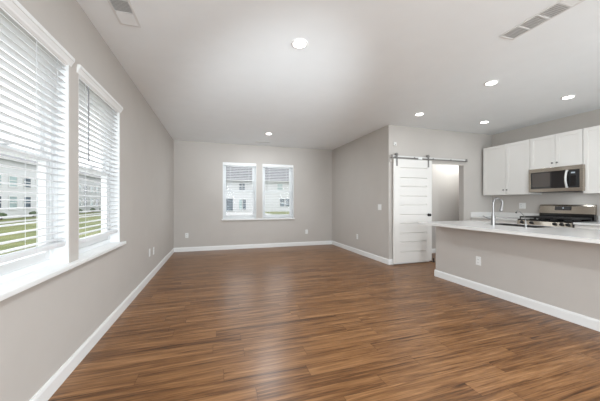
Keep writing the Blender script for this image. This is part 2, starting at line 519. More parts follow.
g = MB(); g.box(3.45, 5.15, YREAR - .082, YREAR - .078, .95, 2.15); g.build('glass_pane', 'glass', fo)

# ------------------------------------------------------------------ kitchen
def shaker(mb, x, y0, y1, z0, z1, t=.02, fr=.058, rec=.007):
    """door facing -x with front plane at x"""
    mb.box(x, x + t, y0, y0 + fr, z0, z1); mb.box(x, x + t, y1 - fr, y1, z0, z1)
    mb.box(x, x + t, y0 + fr, y1 - fr, z0, z0 + fr); mb.box(x, x + t, y0 + fr, y1 - fr, z1 - fr, z1)
    mb.box(x + rec, x + t, y0 + fr, y1 - fr, z0 + fr, z1 - fr)
def knob(parent, x, y, z):
    k = MB(); k.lathe([(.006, 0), (.005, .012), (.013, .016), (.0145, .022), (.012, .028), (.004, .030)], (x, y, z), 'x', 16, -1)
    return k.build('knob', 'darkmetal', parent, smooth=True)
def cabinet(name, y0, y1, z0, z1, xf, xb, label, doors, knobs, group, facing=-1):
    t = thing(name, ((xf + xb) / 2, (y0 + y1) / 2, z0), label, 'cabinet', group)
    c = MB(); c.box(xf + .021, xb, y0, y1, z0, z1); c.build('cabinet_body', 'cabinet', t, bevel=.002)
    for (a, cc, za, zb), kn in zip(doors, knobs):
        d = MB(); shaker(d, xf, a, cc, za, zb)
        do = d.build('cabinet_door', 'cabinet', t, bevel=.0015)
        if kn: knob(do, xf, *kn)
    return t
XF = 5.600
UG = 'white wall cabinets over the counter'
UT, UB = 2.405, 1.372
cabinet('wall_cabinet', 3.512, 4.430, UB, UT, XF, XK - .002, 'white two-door wall cabinet in the corner by the sliding door', [(3.515, 3.948, UB + .003, UT - .003), (3.953, 4.427, UB + .003, UT - .003)],
        [(3.918, UB + .10), (3.983, UB + .10)], UG)
cabinet('wall_cabinet', 2.752, 3.508, 1.828, UT, XF, XK - .002, 'short white two-door wall cabinet above the microwave', [(2.755, 3.115, 1.831, UT - .003), (3.12, 3.505, 1.831, UT - .003)],
        [(3.082, 1.905), (3.152, 1.905)], UG)
cabinet('wall_cabinet', 1.84, 2.748, UB - .012, UT, XF, XK - .002, 'white wall cabinet past the microwave, cut off by the picture edge', [(1.843, 2.29, UB - .009, UT - .003), (2.295, 2.745, UB - .009, UT - .003)],
        [(2.262, UB + .09), (2.328, UB + .09)], UG)

# microwave
mx0 = 5.53
t = thing('microwave', (5.73, 3.13, 1.40), 'stainless steel microwave hung under the short cabinet', 'microwave')
MZ0, MZ1, MY0, MY1 = 1.402, 1.824, 2.756, 3.485
MF = 2.715
b = MB(); b.box(mx0 + .063, XK - .005, MY0, MY1, MZ0, MZ1); b.box(mx0 + .03, mx0 + .063, MY0 + .02, MY1 - .01, MZ0 + .05, MZ1 - .05); b.build('microwave_body', 'darkmetal', t, bevel=.003)
b = MB(); b.box(mx0, mx0 + .062, MF, MY1, 1.755, MZ1, bev=.004); b.box(mx0, mx0 + .062, MF, MY1, MZ0, 1.462, bev=.004)
b.box(mx0, mx0 + .062, MF, MF + .04, 1.462, 1.755); b.box(mx0, mx0 + .03, MY1 - .035, MY1, 1.462, 1.755)
b.build('front_frame', 'steel', t)
b = MB(); b.box(mx0 + .006, mx0 + .029, 2.90, MY1 - .035, 1.462, 1.755)
d = b.build('microwave_door', 'bglass', t)
d['label'] = 'black glass door'
b = MB(); b.box(mx0 + .004, mx0 + .006, 3.155, MY1 - .06, 1.495, 1.735); b.build('window_reflection', 'mesh', d)  # reflection over one half of the door glass, put into the colour
b = MB(); b.tube([(mx0 + .01, 2.915, 1.742)] + [(mx0 - .012 - .03 * math.sin(PI * i / 10), 2.915, 1.742 - .027 * i) for i in range(11)] + [(mx0 + .01, 2.915, 1.472)], .0145, 12)
b.build('door_handle', 'rail', d, smooth=True)
b = MB(); b.box(mx0 + .005, mx0 + .029, MF + .04, 2.898, 1.462, 1.755); cp = b.build('control_panel', 'black', t)
b = MB(); b.box(mx0 + .003, mx0 + .005, 2.815, 2.865, 1.695, 1.717); b.build('clock_display', 'display', cp)
b = MB()
b.box(mx0 + .004, mx0 + .005, 2.806, 2.882, 1.49, 1.66)
b.build('keypad', 'enamel', cp)
b = MB()
for i in range(16): b.box(mx0 + .04, mx0 + .22, MY0 + .08 + i * .038, MY0 + .10 + i * .038, MZ0 - .003, MZ0)
b.build('vent_grille', 'slot', t)

# base cabinets on the kitchen wall with counters
CZ0, CZ1 = .875, .905
XB = 5.325
BG = 'white base cabinets along the kitchen wall'
def base_cab(y0, y1, label):
    t = thing('base_cabinet', ((XB + XK) / 2, (y0 + y1) / 2, 0), label, 'cabinet', BG)
    b = MB(); b.box(XB + .021, XK - .002, y0, y1, .1, CZ0); b.box(XB + .08, XK - .002, y0, y1, 0, .1); b.build('cabinet_body', 'cabinet', t)
    n = max(1, round((y1 - y0) / .45)); w = (y1 - y0) / n
    for i in range(n):
        a, c = y0 + i * w + .003, y0 + (i + 1) * w - .003
        d = MB(); d.box(XB, XB + .02, a, c, CZ0 - .16, CZ0 - .012); do = d.build('drawer_front', 'cabinet', t, bevel=.002); knob(do, XB, (a + c) / 2, CZ0 - .085)
        d = MB(); shaker(d, XB, a, c, .11, CZ0 - .166); do = d.build('cabinet_door', 'cabinet', t, bevel=.0015); knob(do, XB, c - .03 if i % 2 == 0 else a + .03, .64)
base_cab(3.516, YK - .003, 'white base cabinet between the range and the sliding door wall')
base_cab(1.84, 2.718, 'white base cabinet past the range, cut off by the picture edge')
def wall_counter(y0, y1, label, side):
    t = thing('countertop', ((XB + XK) / 2, (y0 + y1) / 2, CZ0), label, 'countertop', 'white counters along the kitchen wall')
    b = MB(); b.box(XB - .025, XK - .001, y0, y1, CZ0, CZ1, bev=.003); b.build('counter_slab', 'quartz', t)
    b = MB(); b.box(XK - .02, XK - .001, y0, y1, CZ1, CZ1 + .10, bev=.002); b.build('backsplash', 'quartz', t)
    if side:
        b = MB(); b.box(XB - .02, XK - .022, y1 - .02, y1, CZ1, CZ1 + .10, bev=.002); b.build('side_splash', 'quartz', t)
wall_counter(3.514, YK - .001, 'white countertop with low backsplash in the kitchen corner behind the faucet', True)
wall_counter(1.84, 2.719, 'white countertop with low backsplash past the range at the picture edge', False)

# gas range
RY0, RY1, RX = 2.724, 3.508, 5.265
t = thing('gas_range', (5.6, 3.13, 0), 'stainless steel gas range with black grates under the microwave', 'range')
b = MB(); b.box(RX + .03, XK - .03, RY0, RY1, .02, .895); b.build('range_body', 'black', t)
for yy in (RY0 + .05, RY1 - .05):
    for xx in (RX + .08, XK - .09):
        b = MB(); b.lathe([(.02, 0), (.018, .02)], (xx, yy, 0)); b.build('foot', 'black', t)
b = MB(); b.prism([(RX + .03, .82), (RX - .005, .825), (RX + .012, .905), (RX + .03, .905)], 'y', RY0, RY1); b.build('front_panel', 'steel', t)
for yy in (3.43, 3.275, 2.94, 2.845, 2.765):
    k = MB(); k.lathe([(.026, -.006), (.026, .004), (.021, .007), (.019, .03), (.016, .033)], (RX, yy, .866), 'x', 20, -1)
    k.box(RX - .037, RX - .028, yy - .004, yy + .004, .848, .884)
    k.build('burner_knob', 'black', t, smooth=True)
b = MB(); b.box(RX + .008, XK - .10, RY0, RY1, .893, .918, bev=.004); b.build('cooktop', 'enamel', t)
for ci, (a, c) in enumerate(((RY0 + .015, RY0 + .26), (RY0 + .265, RY1 - .265), (RY1 - .26, RY1 - .015))):
    g = MB(); x0, x1 = RX + .04, XK - .13; z0, z1 = .944, .968
    g.box(x0, x1, a, a + .014, z0, z1); g.box(x0, x1, c - .014, c, z0, z1)
    g.box(x0, x0 + .014, a, c, z0, z1); g.box(x1 - .014, x1, a, c, z0, z1); g.box((x0 + x1) / 2 - .007, (x0 + x1) / 2 + .007, a, c, z0, z1)
    m_ = (a + c) / 2; g.box(x0, x1, m_ - .006, m_ + .006, z0 + .002, z1)
    for xx in (x0 + .07, x0 + .13, x0 + .19, x1 - .19, x1 - .13, x1 - .07): g.box(xx - .006, xx + .006, a, c, z0 + .002, z1)
    for xx in (x0, x1 - .014):
        for yy in (a, c - .014): g.box(xx, xx + .014, yy, yy + .014, .912, z0)
    g.build('grate', 'iron', t, bevel=.002)
    for xx in ((x0 + .13, x1 - .13) if ci != 1 else ((x0 + x1) / 2,)):
        k = MB(); k.lathe([(.05, 0), (.048, .008), (.036, .009), (.034, .016), (.02, .018)], (xx, m_, .911)); k.build('burner_cap', 'iron', t, smooth=True)
b = MB()
prof = [(XK - .035, .895), (XK - .10, .895), (XK - .10, 1.02), (XK - .094, 1.06), (XK - .082, 1.15), (XK - .07, 1.178), (XK - .035, 1.182)]
b.prism([(p[0], p[1]) for p in prof[2:]] + [(XK - .035, 1.02)], 'y', RY0, RY1); bg = b.build('backguard', 'steel', t, bevel=.004)
b = MB(); b.box(XK - .098, XK - .04, RY0 + .004, RY1 - .004, .905, 1.02); b.build('rear_vent_panel', 'enamel', t)
b = MB(); b.prism([(XK - .0985, 1.082), (XK - .0885, 1.148), (XK - .08, 1.148), (XK - .086, 1.082)], 'y', 3.03, 3.262); cp = b.build('control_display', 'bglass', bg)
b = MB(); b.prism([(XK - .0955, 1.112), (XK - .0935, 1.128), (XK - .09, 1.128), (XK - .092, 1.112)], 'y', 3.13, 3.15); b.build('clock_digits', 'display', bg)
b = MB(); b.box(RX + .005, RX + .03, RY0 + .004, RY1 - .004, .2, .812, bev=.004); od = b.build('oven_door', 'steel', t)
b = MB(); b.box(RX + .002, RX + .006, RY0 + .1, RY1 - .1, .34, .66); b.build('oven_window', 'bglass', od)
b = MB(); b.tube([(RX + .01, RY0 + .06, .765), (RX - .04, RY0 + .06, .765), (RX - .045, RY0 + .09, .765), (RX - .045, RY1 - .09, .765), (RX - .04, RY1 - .06, .765), (RX + .01, RY1 - .06, .765)], .011, 12)
b.build('oven_handle', 'steel', od, smooth=True)
b = MB(); b.box(RX + .005, RX + .03, RY0 + .004, RY1 - .004, .04, .192, bev=.004); b.build('storage_drawer', 'steel', t)

# peninsula cabinets facing the kitchen, and counter with sink
for i, (y0, y1) in enumerate(((2.99, 3.56), (2.265, 2.985), (1.66, 2.26), (1.055, 1.655), (.45, 1.05))):
    t = thing('peninsula_cabinet', (3.9, (y0 + y1) / 2, 0), ('white base cabinet under the peninsula counter end by the sliding door', 'white base cabinet under the faucet', 'white base cabinet under the peninsula counter facing the range', 'white base cabinet under the peninsula counter past the range', 'last white base cabinet under the peninsula counter')[i], 'cabinet', 'peninsula base cabinets')
    b = MB(); b.box(PX + PT + .002, 4.16, y0, y1, .1, .60 if i == 1 else PH); b.box(PX + PT + .002, 4.10, y0, y1, 0, .1); b.box(4.142, 4.16, y0, y1, .6, PH); b.build('cabinet_body', 'cabinet', t)
    d = MB(); d.box(4.161, 4.181, y0 + .003, y1 - .003, .11, PH - .02); d.build('cabinet_door', 'cabinet', t, bevel=.003)
CX0, CX1, CY0, CY1 = 3.085, 4.205, -.42, 3.565
SX0, SX1, SY0, SY1 = 3.755, 4.135, 2.29, 2.965
t = thing('peninsula_countertop', (3.6, 1.6, PH), 'long white quartz countertop over the greige half wall', 'countertop')
b = MB()
rr = .03
out = [(CX0, CY0), (CX1, CY0)]
for cx_, cy_, a0 in ((CX1 - rr, CY1 - rr, 0), (CX0 + rr, CY1 - rr, 90)):
    out += [(cx_ + rr * math.cos(math.radians(a0 + k * 22.5)), cy_ + rr * math.sin(math.radians(a0 + k * 22.5))) for k in range(5)]
# slab as four strips round the sink cut-out
b.prism(out[:1] + [(SX0, CY0), (SX0, CY1)] + out[7:], 'z', CZ0 - .005, CZ1)
b.prism([(SX1, CY0), (CX1, CY0)] + out[2:7] + [(SX1, CY1)], 'z', CZ0 - .005, CZ1)
b.box(SX0, SX1, CY0, SY0, CZ0 - .005, CZ1); b.box(SX0, SX1, SY1, CY1, CZ0 - .005, CZ1)
b.build('counter_slab', 'quartz', t)
t = thing('sink', (3.94, 2.63, .66), 'stainless sink sunk in the peninsula counter behind the faucet', 'sink')
b = MB(); e = .006; q = .0015; z0, z1 = .66, CZ1 - .0015
b.box(SX0 + q, SX0 + q + e, SY0 + q, SY1 - q, z0, z1); b.box(SX1 - q - e, SX1 - q, SY0 + q, SY1 - q, z0, z1)
b.box(SX0 + q, SX1 - q, SY0 + q, SY0 + q + e, z0, z1); b.box(SX0 + q, SX1 - q, SY1 - q - e, SY1 - q, z0, z1); b.box(SX0 + q, SX1 - q, SY0 + q, SY1 - q, z0, z0 + e)
b.build('basin', 'sink', t)
b = MB(); b.lathe([(.045, 0), (.043, .004), (.02, .003)], (3.95, 2.63, z0 + e)); b.build('drain', 'chrome', t, smooth=True)

FX, FY = 3.64, 2.735
t = thing('kitchen_faucet', (FX, FY, CZ1), 'tall gooseneck faucet in brushed nickel beside the sink', 'faucet')
b = MB(); b.lathe([(.030, 0), (.030, .006), (.026, .010), (.0245, .05), (.022, .11), (.0175, .16), (.0165, .17)], (FX, FY, CZ1), 'z', 24); b.build('faucet_base', 'chrome', t, smooth=True)
dirx, diry = math.cos(math.radians(-12)), math.sin(math.radians(-12))
pts = [(FX, FY, CZ1 + .16 + .04 * i) for i in range(4)]
R_ = .068; zc = CZ1 + .30
for i in range(0, 19):
    a = PI - math.radians(i * 11)
    pts.append((FX + dirx * (R_ + R_ * math.cos(a)), FY + diry * (R_ + R_ * math.cos(a)), zc + R_ * math.sin(a)))
b = MB(); b.tube(pts, .0145, 14); b.build('gooseneck', 'chrome', t, smooth=True)
p1, p0 = Vector(pts[-1]), Vector(pts[-2]); dv = (p1 - p0).normalized()
b = MB(); b.tube([p1, p1 + dv * .02, p1 + dv * .03, p1 + dv * .085], [.016, .017, .0185, .0205], 16); sh = b.build('spray_head', 'chrome', t, smooth=True)
b = MB(); b.tube([p1 + dv * .085, p1 + dv * .09], .016, 16); b.build('spray_nozzle', 'black', sh)
b = MB(); b.tube([(FX, FY, CZ1 + .085), (FX - .01, FY + .045, CZ1 + .085)], .012, 12); b.tube([(FX - .01, FY + .045, CZ1 + .085), (FX - .014, FY + .075, CZ1 + .095), (FX - .03, FY + .125, CZ1 + .125)], [.009, .0075, .006], 10)
b.build('lever_handle', 'chrome', t, smooth=True)

# slim dispenser tap
DX_, DY_ = 3.69, 2.36
t = thing('dispenser_tap', (DX_, DY_, CZ1), 'slim chrome dispenser tap with a bent spout between the faucet and range', 'tap')
b = MB(); b.lathe([(.020, 0), (.018, .008), (.011, .012), (.010, .06)], (DX_, DY_, CZ1)); b.build('tap_base', 'chrome', t, smooth=True)
b = MB(); b.tube([(DX_, DY_, CZ1 + .05), (DX_, DY_, CZ1 + .10), (DX_ + .01, DY_ + .03, CZ1 + .15), (DX_ + .03, DY_ + .085, CZ1 + .195), (DX_ + .045, DY_ + .125, CZ1 + .205), (DX_ + .055, DY_ + .145, CZ1 + .19)], .0042, 10)
b.build('spout', 'chrome', t, smooth=True)
b = MB(); b.lathe([(.009, 0), (.008, .016)], (DX_ + .055, DY_ + .147, CZ1 + .172)); b.build('spout_tip', 'black', t)

# ------------------------------------------------------------------ sliding barn door
t = thing('sliding_door', (3.73, YK - .06, .03), 'white five-panel sliding barn door hung on a wall rail', 'door')
dx0, dx1, dz0, dz1 = 3.285, 4.195, .03, 2.068
yf, yb = YK - .068, YK - .033
b = MB()
fr = .15
pz = [(.235 + .365 * i, .235 + .365 * i + .215) for i in range(5)]
px0, px1 = dx0 + fr, dx1 - .125
b.box(dx0, px0, yf, yb, dz0, dz1); b.box(px1, dx1, yf, yb, dz0, dz1)
edges = [dz0] + [v for p in pz for v in p] + [dz1]
for i in range(0, len(edges), 2): b.box(px0, px1, yf, yb, edges[i], edges[i + 1])
b.build('door_leaf', 'door', t)
for (za, zb) in pz:
    p = MB(); dd, gw = .024, .010
    p.prism([(yf + .001, za + 2 * gw), (yf + dd, za + gw), (yf + dd, za), (yb - .002, za), (yb - .002, zb), (yf + dd, zb), (yf + dd, zb - gw), (yf + .001, zb - 2 * gw)], 'x', px0, px1)
    p.build('door_panel', 'door', t)
RZ = 2.112
for hx in (dx0 + .07, dx1 - .085):
    b = MB(); b.box(hx - .016, hx + .016, yf - .007, yf, 1.93, RZ + .05, bev=.002); h = b.build('hanger_strap', 'darkmetal', t)
    b = MB(); b.lathe([(.034, 0), (.034, .006), (.028, .008), (.028, .020), (.034, .022), (.034, .028)], (hx, yf - .0, RZ + .042), 'y', 24); b.build('hanger_wheel', 'darkmetal', h, smooth=True)
    b = MB()
    for zz in (1.96, 2.03, RZ + .042): b.lathe([(.011, 0), (.011, .005), (.006, .008)], (hx, yf - .007, zz), 'y', 12, -1)
    b.build('hanger_bolt', 'darkmetal', h)
b = MB(); b.lathe([(.030, 0), (.030, .006), (.012, .010), (.012, .028), (.027, .034), (.029, .046), (.022, .054)], (4.115, yf, .965), 'y', 20, -1); b.build('door_knob', 'black', t, smooth=True)

t = thing('door_track', (4.18, YK - .05, RZ), 'silver sliding-door rail mounted across the wall above the opening', 'rail')
b = MB(); b.box(3.225, 5.145, YK - .060, YK - .046, RZ - .006, RZ + .024, bev=.003); b.build('track_rail', 'rail', t)
b = MB(); b.box(3.228, 5.142, YK - .056, YK - .048, RZ - .024, RZ - .006); b.build('track_shade_strip', 'darkmetal', t)  # dark strip stands in for the shade under the rail
for xx in (3.32, 3.78, 4.24, 4.70, 5.10):
    b = MB(); b.lathe([(.014, 0), (.014, .045)], (xx, YK, RZ), 'y', 14, -1); so = b.build('standoff', 'rail', t)
    b = MB(); b.lathe([(.014, 0), (.014, .006), (.008, .009)], (xx, YK - .058, RZ), 'y', 10, -1); b.build('lag_bolt', 'darkmetal', so)
for xx in (3.245, 5.125):
    b = MB(); b.box(xx - .018, xx + .018, YK - .074, YK - .040, RZ - .028, RZ + .034, bev=.004); b.build('end_stop', 'darkmetal', t)
b = MB(); b.box(3.87, 3.965, YK - .0615, YK - .058, RZ - .03, RZ + .014); st = b.build('track_sticker', 'tag', t); st['label'] = 'small white sticker'
b = MB(); b.box(3.225, 5.12, YK - .018, YK, RZ - .098, RZ - .062); 
struct(b.build('trim_3', 'wall'), 'greige board under the sliding-door rail', 'trim')
t = thing('floor_guide', (4.32, YK - .05, 0), 'small black floor guide at the foot of the sliding door', 'door guide')
b = MB(); b.box(4.215, 4.285, YK - .09, YK - .01, .0, .006); b.build('guide_plate', 'black', t)
b = MB(); b.lathe([(.014, 0), (.014, .07), (.010, .075)], (4.235, YK - .078, .005)); b.lathe([(.014, 0), (.014, .07), (.010, .075)], (4.235, YK - .018, .005)); b.build('guide_roller', 'black', t, smooth=True)

# ------------------------------------------------------------------ ceiling lights
def downlight_at(x, y, label, proto=[None]):
    if proto[0] is None:
        t = thing('recessed_light', (x, y, H), label, 'light', 'recessed ceiling lights')
        b = MB(); b.lathe([(.080, 0), (.080, -.004), (.073, -.009), (.060, -.008), (.058, -.003)], (x, y, H), 'z', 32); b.build('trim_ring', 'trim', t, smooth=True)
        b = MB(); b.lathe([(.057, -.0085), (.057, -.0105)], (x, y, H), 'z', 32); b.build('lens', 'lens', t)
        ld = bpy.data.lights.new('downlight_lamp', 'AREA'); ld.shape = 'DISK'; ld.size = .11; ld.energy = DOWNLIGHT_W; ld.color = LAMP_COL
        lo = bpy.data.objects.new('downlight_lamp', ld); COL.objects.link(lo); lo.parent = t; lo.location = (0, 0, -.014)
        ORG[lo.name] = tuple(t.location)
        proto[0] = t
        return t
    t = copy_tree(proto[0], loc=(x, y, H)); t['label'] = label
    for ch in t.children:
        if ch.type == 'LIGHT' and x > 3: ch.data = kitchen_lamp if x > 4 or y > 3 else bar_lamp
        if ch.type == 'LIGHT' and y > 5: ch.data = end_lamp
    return t
bar_lamp = bpy.data.lights.new('peninsula_downlight_lamp', 'AREA'); bar_lamp.shape = 'DISK'; bar_lamp.size = .11; bar_lamp.energy = PENINSULA_W; bar_lamp.color = LAMP_COL
end_lamp = bpy.data.lights.new('end_downlight_lamp', 'AREA'); end_lamp.shape = 'DISK'; end_lamp.size = .11; end_lamp.energy = END_LIGHT_W; end_lamp.color = LAMP_COL
kitchen_lamp = bpy.data.lights.new('kitchen_downlight_lamp', 'AREA'); kitchen_lamp.shape = 'DISK'; kitchen_lamp.size = .11; kitchen_lamp.energy = KITCHEN_W; kitchen_lamp.color = LAMP_COL
for x, y, lb in ((.758, 2.449, 'large round ceiling light out in the living room, nearest the camera'),
                 (1.10, 5.86, 'small round ceiling light in front of the end wall windows'),
                 (3.33, 3.79, 'round ceiling light in front of the sliding door'),
                 (3.33, 2.524, 'round ceiling light above the peninsula counter front'),
                 (4.84, 2.537, 'round ceiling light in front of the microwave'),
                 (4.835, 3.80, 'round ceiling light in front of the corner wall cabinet')):
    downlight_at(x, y, lb)
for x, y in ((.758, -.6), (3.33, .3), (4.84, .3), (3.33, -1.6)):  # unseen downlights added behind the camera to brighten the room
    downlight_at(x, y, 'unseen round ceiling light added as fill behind the camera')

def lamp(name, loc, w, size, rot=(0, 0, 0), col=LAMP_COL, parent=None, sy=None):
    ld = bpy.data.lights.new(name, 'AREA'); ld.size = size; ld.energy = w; ld.color = col
    if sy: ld.shape = 'RECTANGLE'; ld.size_y = sy
    lo = bpy.data.objects.new(name, ld); COL.objects.link(lo); lo.location = loc; lo.rotation_euler = rot
    return lo
# cooktop light built into the microwave's underside
lamp('cooktop_lamp', (5.70, 2.95, MZ0 - .006), HOOD_W, .10, sy=.05)
# flush ceiling fixture added out of view to brighten the pantry room
t = thing('pantry_fill_light', (5.5, 4.78, H), 'unseen round flush light added to brighten the room past the sliding door', 'light')
b = MB(); b.lathe([(.15, 0), (.15, -.02), (.145, -.03)], (5.5, 4.78, H)); b.build('light_base', 'trim', t)
b = MB(); b.lathe([(.14, -.03), (.13, -.06), (.09, -.08), (.02, -.088)], (5.5, 4.78, H)); b.build('light_shade', 'lens', t, smooth=True)
pl = bpy.data.lights.new('pantry_fill_lamp', 'POINT'); pl.energy = PANTRY_FILL_W; pl.shadow_soft_size = .08; pl.color = LAMP_COL
po = bpy.data.objects.new('pantry_fill_lamp', pl); COL.objects.link(po); po.location = (5.5, 4.72, H - .30)
# unseen pendant added behind the camera as fill
t = thing('fill_pendant', (1.9, -1.7, H), 'unseen pendant added as fill behind the camera', 'light')
b = MB(); b.lathe([(.06, 0), (.06, -.02), (.01, -.025)], (1.9, -1.7, H)); b.build('ceiling_rose', 'chrome', t)
b = MB(); b.tube([(1.9, -1.7, H - .02), (1.9, -1.7, 2.06)], .006, 8); b.build('pendant_stem', 'chrome', t)
b = MB(); b.lathe([(.03, .10), (.05, .09), (.055, .05), (.05, .04)], (1.9, -1.7, 1.97)); b.build('lamp_holder', 'chrome', t, smooth=True)
pl = bpy.data.lights.new('fill_pendant_lamp', 'POINT'); pl.energy = FILL_PENDANT_W; pl.shadow_soft_size = .12; pl.color = LAMP_COL
po = bpy.data.objects.new('fill_pendant_lamp', pl); COL.objects.link(po); po.location = (1.9, -1.7, 1.88)

# unseen fill lights added behind the camera, built on tripods, aimed at the ceiling
def fill_spot(x, y, z, aim, watts, deg, label):
    t = thing('fill_spot', (x, y, 0), label, 'fill light', 'added fill lights')
    d = (Vector(aim) - Vector((x, y, z))).normalized()
    b = MB(); b.tube([(x, y, .25), (x, y, z - .06)], .012, 10); b.build('stand_pole', 'darkmetal', t)
    for k in range(3):
        a = k * 2 * PI / 3
        b = MB(); b.tube([(x, y, .45), (x + .42 * math.cos(a), y + .42 * math.sin(a), .012)], .009, 8); b.build('stand_leg', 'darkmetal', t)
    c = Vector((x, y, z))
    b = MB(); b.tube([c - d * .2, c - d * .02, c - d * .015, c + d * .06], [.05, .05, .06, .11], 20, cap=False); b.build('lamp_head', 'black', t)
    ld = bpy.data.lights.new('fill_spot_lamp', 'SPOT'); ld.energy = watts; ld.spot_size = math.radians(deg); ld.spot_blend = 1; ld.shadow_soft_size = .09; ld.color = LAMP_COL
    lo = bpy.data.objects.new('fill_spot_lamp', ld); COL.objects.link(lo); lo.location = c + d * .075
    lo.rotation_euler = d.to_track_quat('-Z', 'Y').to_euler()
fill_spot(.9, -1.0, .62, (.7, 6.3, 3.24), FILL_FAR_W, 36, 'unseen fill spot added on a tripod aimed at the far ceiling')
fill_spot(1.5, -1.5, .7, (1.4, 3.2, 3.3), FILL_MID_W, 75, 'unseen fill spot added on a tripod aimed at the middle of the ceiling')
fill_spot(4.7, -1.2, 1.25, (4.5, 3.3, 2.95), FILL_KITCHEN_W, 70, 'unseen fill spot added on a tripod aimed at the kitchen ceiling')
def softbox(x, y, z, aim, watts, label):  # unseen soft fill added to brighten walls and floor
    t = thing('fill_softbox', (x, y, 0), label, 'fill light')
    d = (Vector(aim) - Vector((x, y, z))).normalized(); c = Vector((x, y, z)); q = c - d * .15
    b = MB(); b.tube([(q.x, q.y, .25), (q.x, q.y, z)], .012, 10); b.build('stand_pole', 'darkmetal', t)
    for k in range(3):
        a = k * 2 * PI / 3
        b = MB(); b.tube([(q.x, q.y, .45), (q.x + .3 * math.cos(a), q.y + .3 * math.sin(a), .012)], .009, 8); b.build('stand_leg', 'darkmetal', t)
    b = MB(); b.tube([c - d * .3, c - d * .2, c - d * .01], [.10, .30, 1.02], 24); b.build('softbox_hood', 'black', t)
    ld = bpy.data.lights.new('fill_softbox_lamp', 'AREA'); ld.shape = 'DISK'; ld.size = 2.0; ld.energy = watts; ld.color = LAMP_COL
    lo = bpy.data.objects.new('fill_softbox_lamp', ld); COL.objects.link(lo); lo.location = c; lo.rotation_euler = d.to_track_quat('-Z', 'Y').to_euler()
softbox(.15, -2.3, 1.4, (3.1, 4.2, .7), FILL_SOFT_W, 'large unseen added fill softbox on a tripod facing the peninsula')
softbox(4.75, -2.3, 1.4, (-1, 3.6, .8), FILL_SOFT_SIDE_W, 'large unseen added fill softbox on a tripod facing the tall windows')

# ------------------------------------------------------------------ ceiling registers
def register(x0, x1, y0, y1, label, sections, axis='y'):
    t = thing('ceiling_vent', ((x0 + x1) / 2, (y0 + y1) / 2, H), label, 'vent', 'white ceiling air registers')
    fw = .018
    b = MB()
    b.box(x0, x1, y0, y0 + fw, H - .006, H); b.box(x0, x1, y1 - fw, y1, H - .006, H)
    b.box(x0, x0 + fw, y0 + fw, y1 - fw, H - .006, H); b.box(x1 - fw, x1, y0 + fw, y1 - fw, H - .006, H)
    n = len(sections); L = (y1 - y0 - 2 * fw) if axis == 'y' else (x1 - x0 - 2 * fw); bar = .012
    w = (L - bar * (n - 1)) / n
    for i in range(1, n):
        p = (y0 if axis == 'y' else x0) + fw + i * w + (i - 1) * bar
        if axis == 'y': b.box(x0 + fw, x1 - fw, p, p + bar, H - .006, H)
        else: b.box(p, p + bar, y0 + fw, y1 - fw, H - .006, H)
    b.build('vent_frame', 'vent', t, bevel=.0015)
    k = MB(); k.box(x0 + fw, x1 - fw, y0 + fw, y1 - fw, H - .0015, H - .0005); k.build('duct_opening', 'ventdark', t)
    for i, sgn in enumerate(sections):
        s = MB()
        p = (y0 if axis == 'y' else x0) + fw + i * (w + bar)
        m = 9
        for j in range(m):
            c = p + (j + .5) * w / m
            hw = w / m * .5
            o0, o1 = c - hw, c + hw * .62
            prof = [(o0, H - (.002 if sgn > 0 else .0075)), (o1, H - (.0075 if sgn > 0 else .002)), (o1, H - (.0065 if sgn > 0 else .001)), (o0, H - (.001 if sgn > 0 else .0065))]
            if axis == 'y': s.prism(prof, 'x', x0 + fw, x1 - fw)
            else: s.prism(prof, 'y', y0 + fw, y1 - fw)
        s.build('louvre_bank', 'vent', t)
    return t
register(2.465, 2.64, 1.20, 1.80, 'white four-bank ceiling register over the kitchen side', (1, -1, -1, -1))
register(-.785, -.625, 1.99, 2.63, 'white ceiling register close to the tall blinded windows', (-1, -1, -1, 1))
register(.93, 1.30, 6.66, 6.80, 'small white ceiling register close to the end wall windows', (1, -1), 'x')
t = thing('smoke_detector', (4.95, 2.16, H), 'round smoke detector at the picture edge near the kitchen ceiling lights', 'smoke detector')
b = MB(); b.lathe([(.062, 0), (.062, -.014), (.050, -.034), (.03, -.038)], (4.96, 2.15, H)); b.build('detector_body', 'vent', t, smooth=True)
b = MB(); b.lathe([(.0535, -.024), (.0535, -.030)], (4.96, 2.15, H)); b.build('detector_grille', 'slot', t)

# ------------------------------------------------------------------ outlets and switches
def plate(name, axis, wall, s, u, z, label, cat, gang=1, kind='outlet', group='white wall outlets'):
    loc = (wall, u, z) if axis == 'y' else (u, wall, z)
    t = thing(name, loc, label, cat, group)
    def bx(mb, a, c, d0, d1, z0, z1, **k):
        p0, p1 = sorted((wall + s * d0, wall + s * d1))
        if axis == 'y': mb.box(p0, p1, a, c, z0, z1, **k)
        else: mb.box(a, c, p0, p1, z0, z1, **k)
    w = .037 + .023 * (gang - 1)
    b = MB(); bx(b, u - w, u + w, 0, .006, z - .06, z + .06, bev=.002); b.build('cover_plate', 'plate', t)
    for g in range(gang):
        uc = u + (g - (gang - 1) / 2) * .046
        kd = kind if g == 0 else 'outlet' if kind == 'mixed' else kind
        if kd == 'outlet':
            for zz in (z - .021, z + .021):
                b = MB(); bx(b, uc - .015, uc + .015, .006, .0085, zz - .014, zz + .014, bev=.001); so = b.build('socket', 'plate', t)
                b = MB(); bx(b, uc - .008, uc - .005, .0085, .009, zz - .004, zz + .007); bx(b, uc + .005, uc + .008, .0085, .009, zz - .004, zz + .007); bx(b, uc - .002, uc + .002, .0085, .009, zz - .010, zz - .006)
                b.build('socket_slots', 'slot', so)
        else:
            b = MB(); bx(b, uc - .015, uc + .015, .006, .010, z - .033, z + .033, bev=.002); b.build('rocker', 'plate', t)
    return t
plate('wall_outlet', 'x', YB, -1, -.705, .398, 'white outlet on the end wall close to the corner by the tall windows', 'outlet')
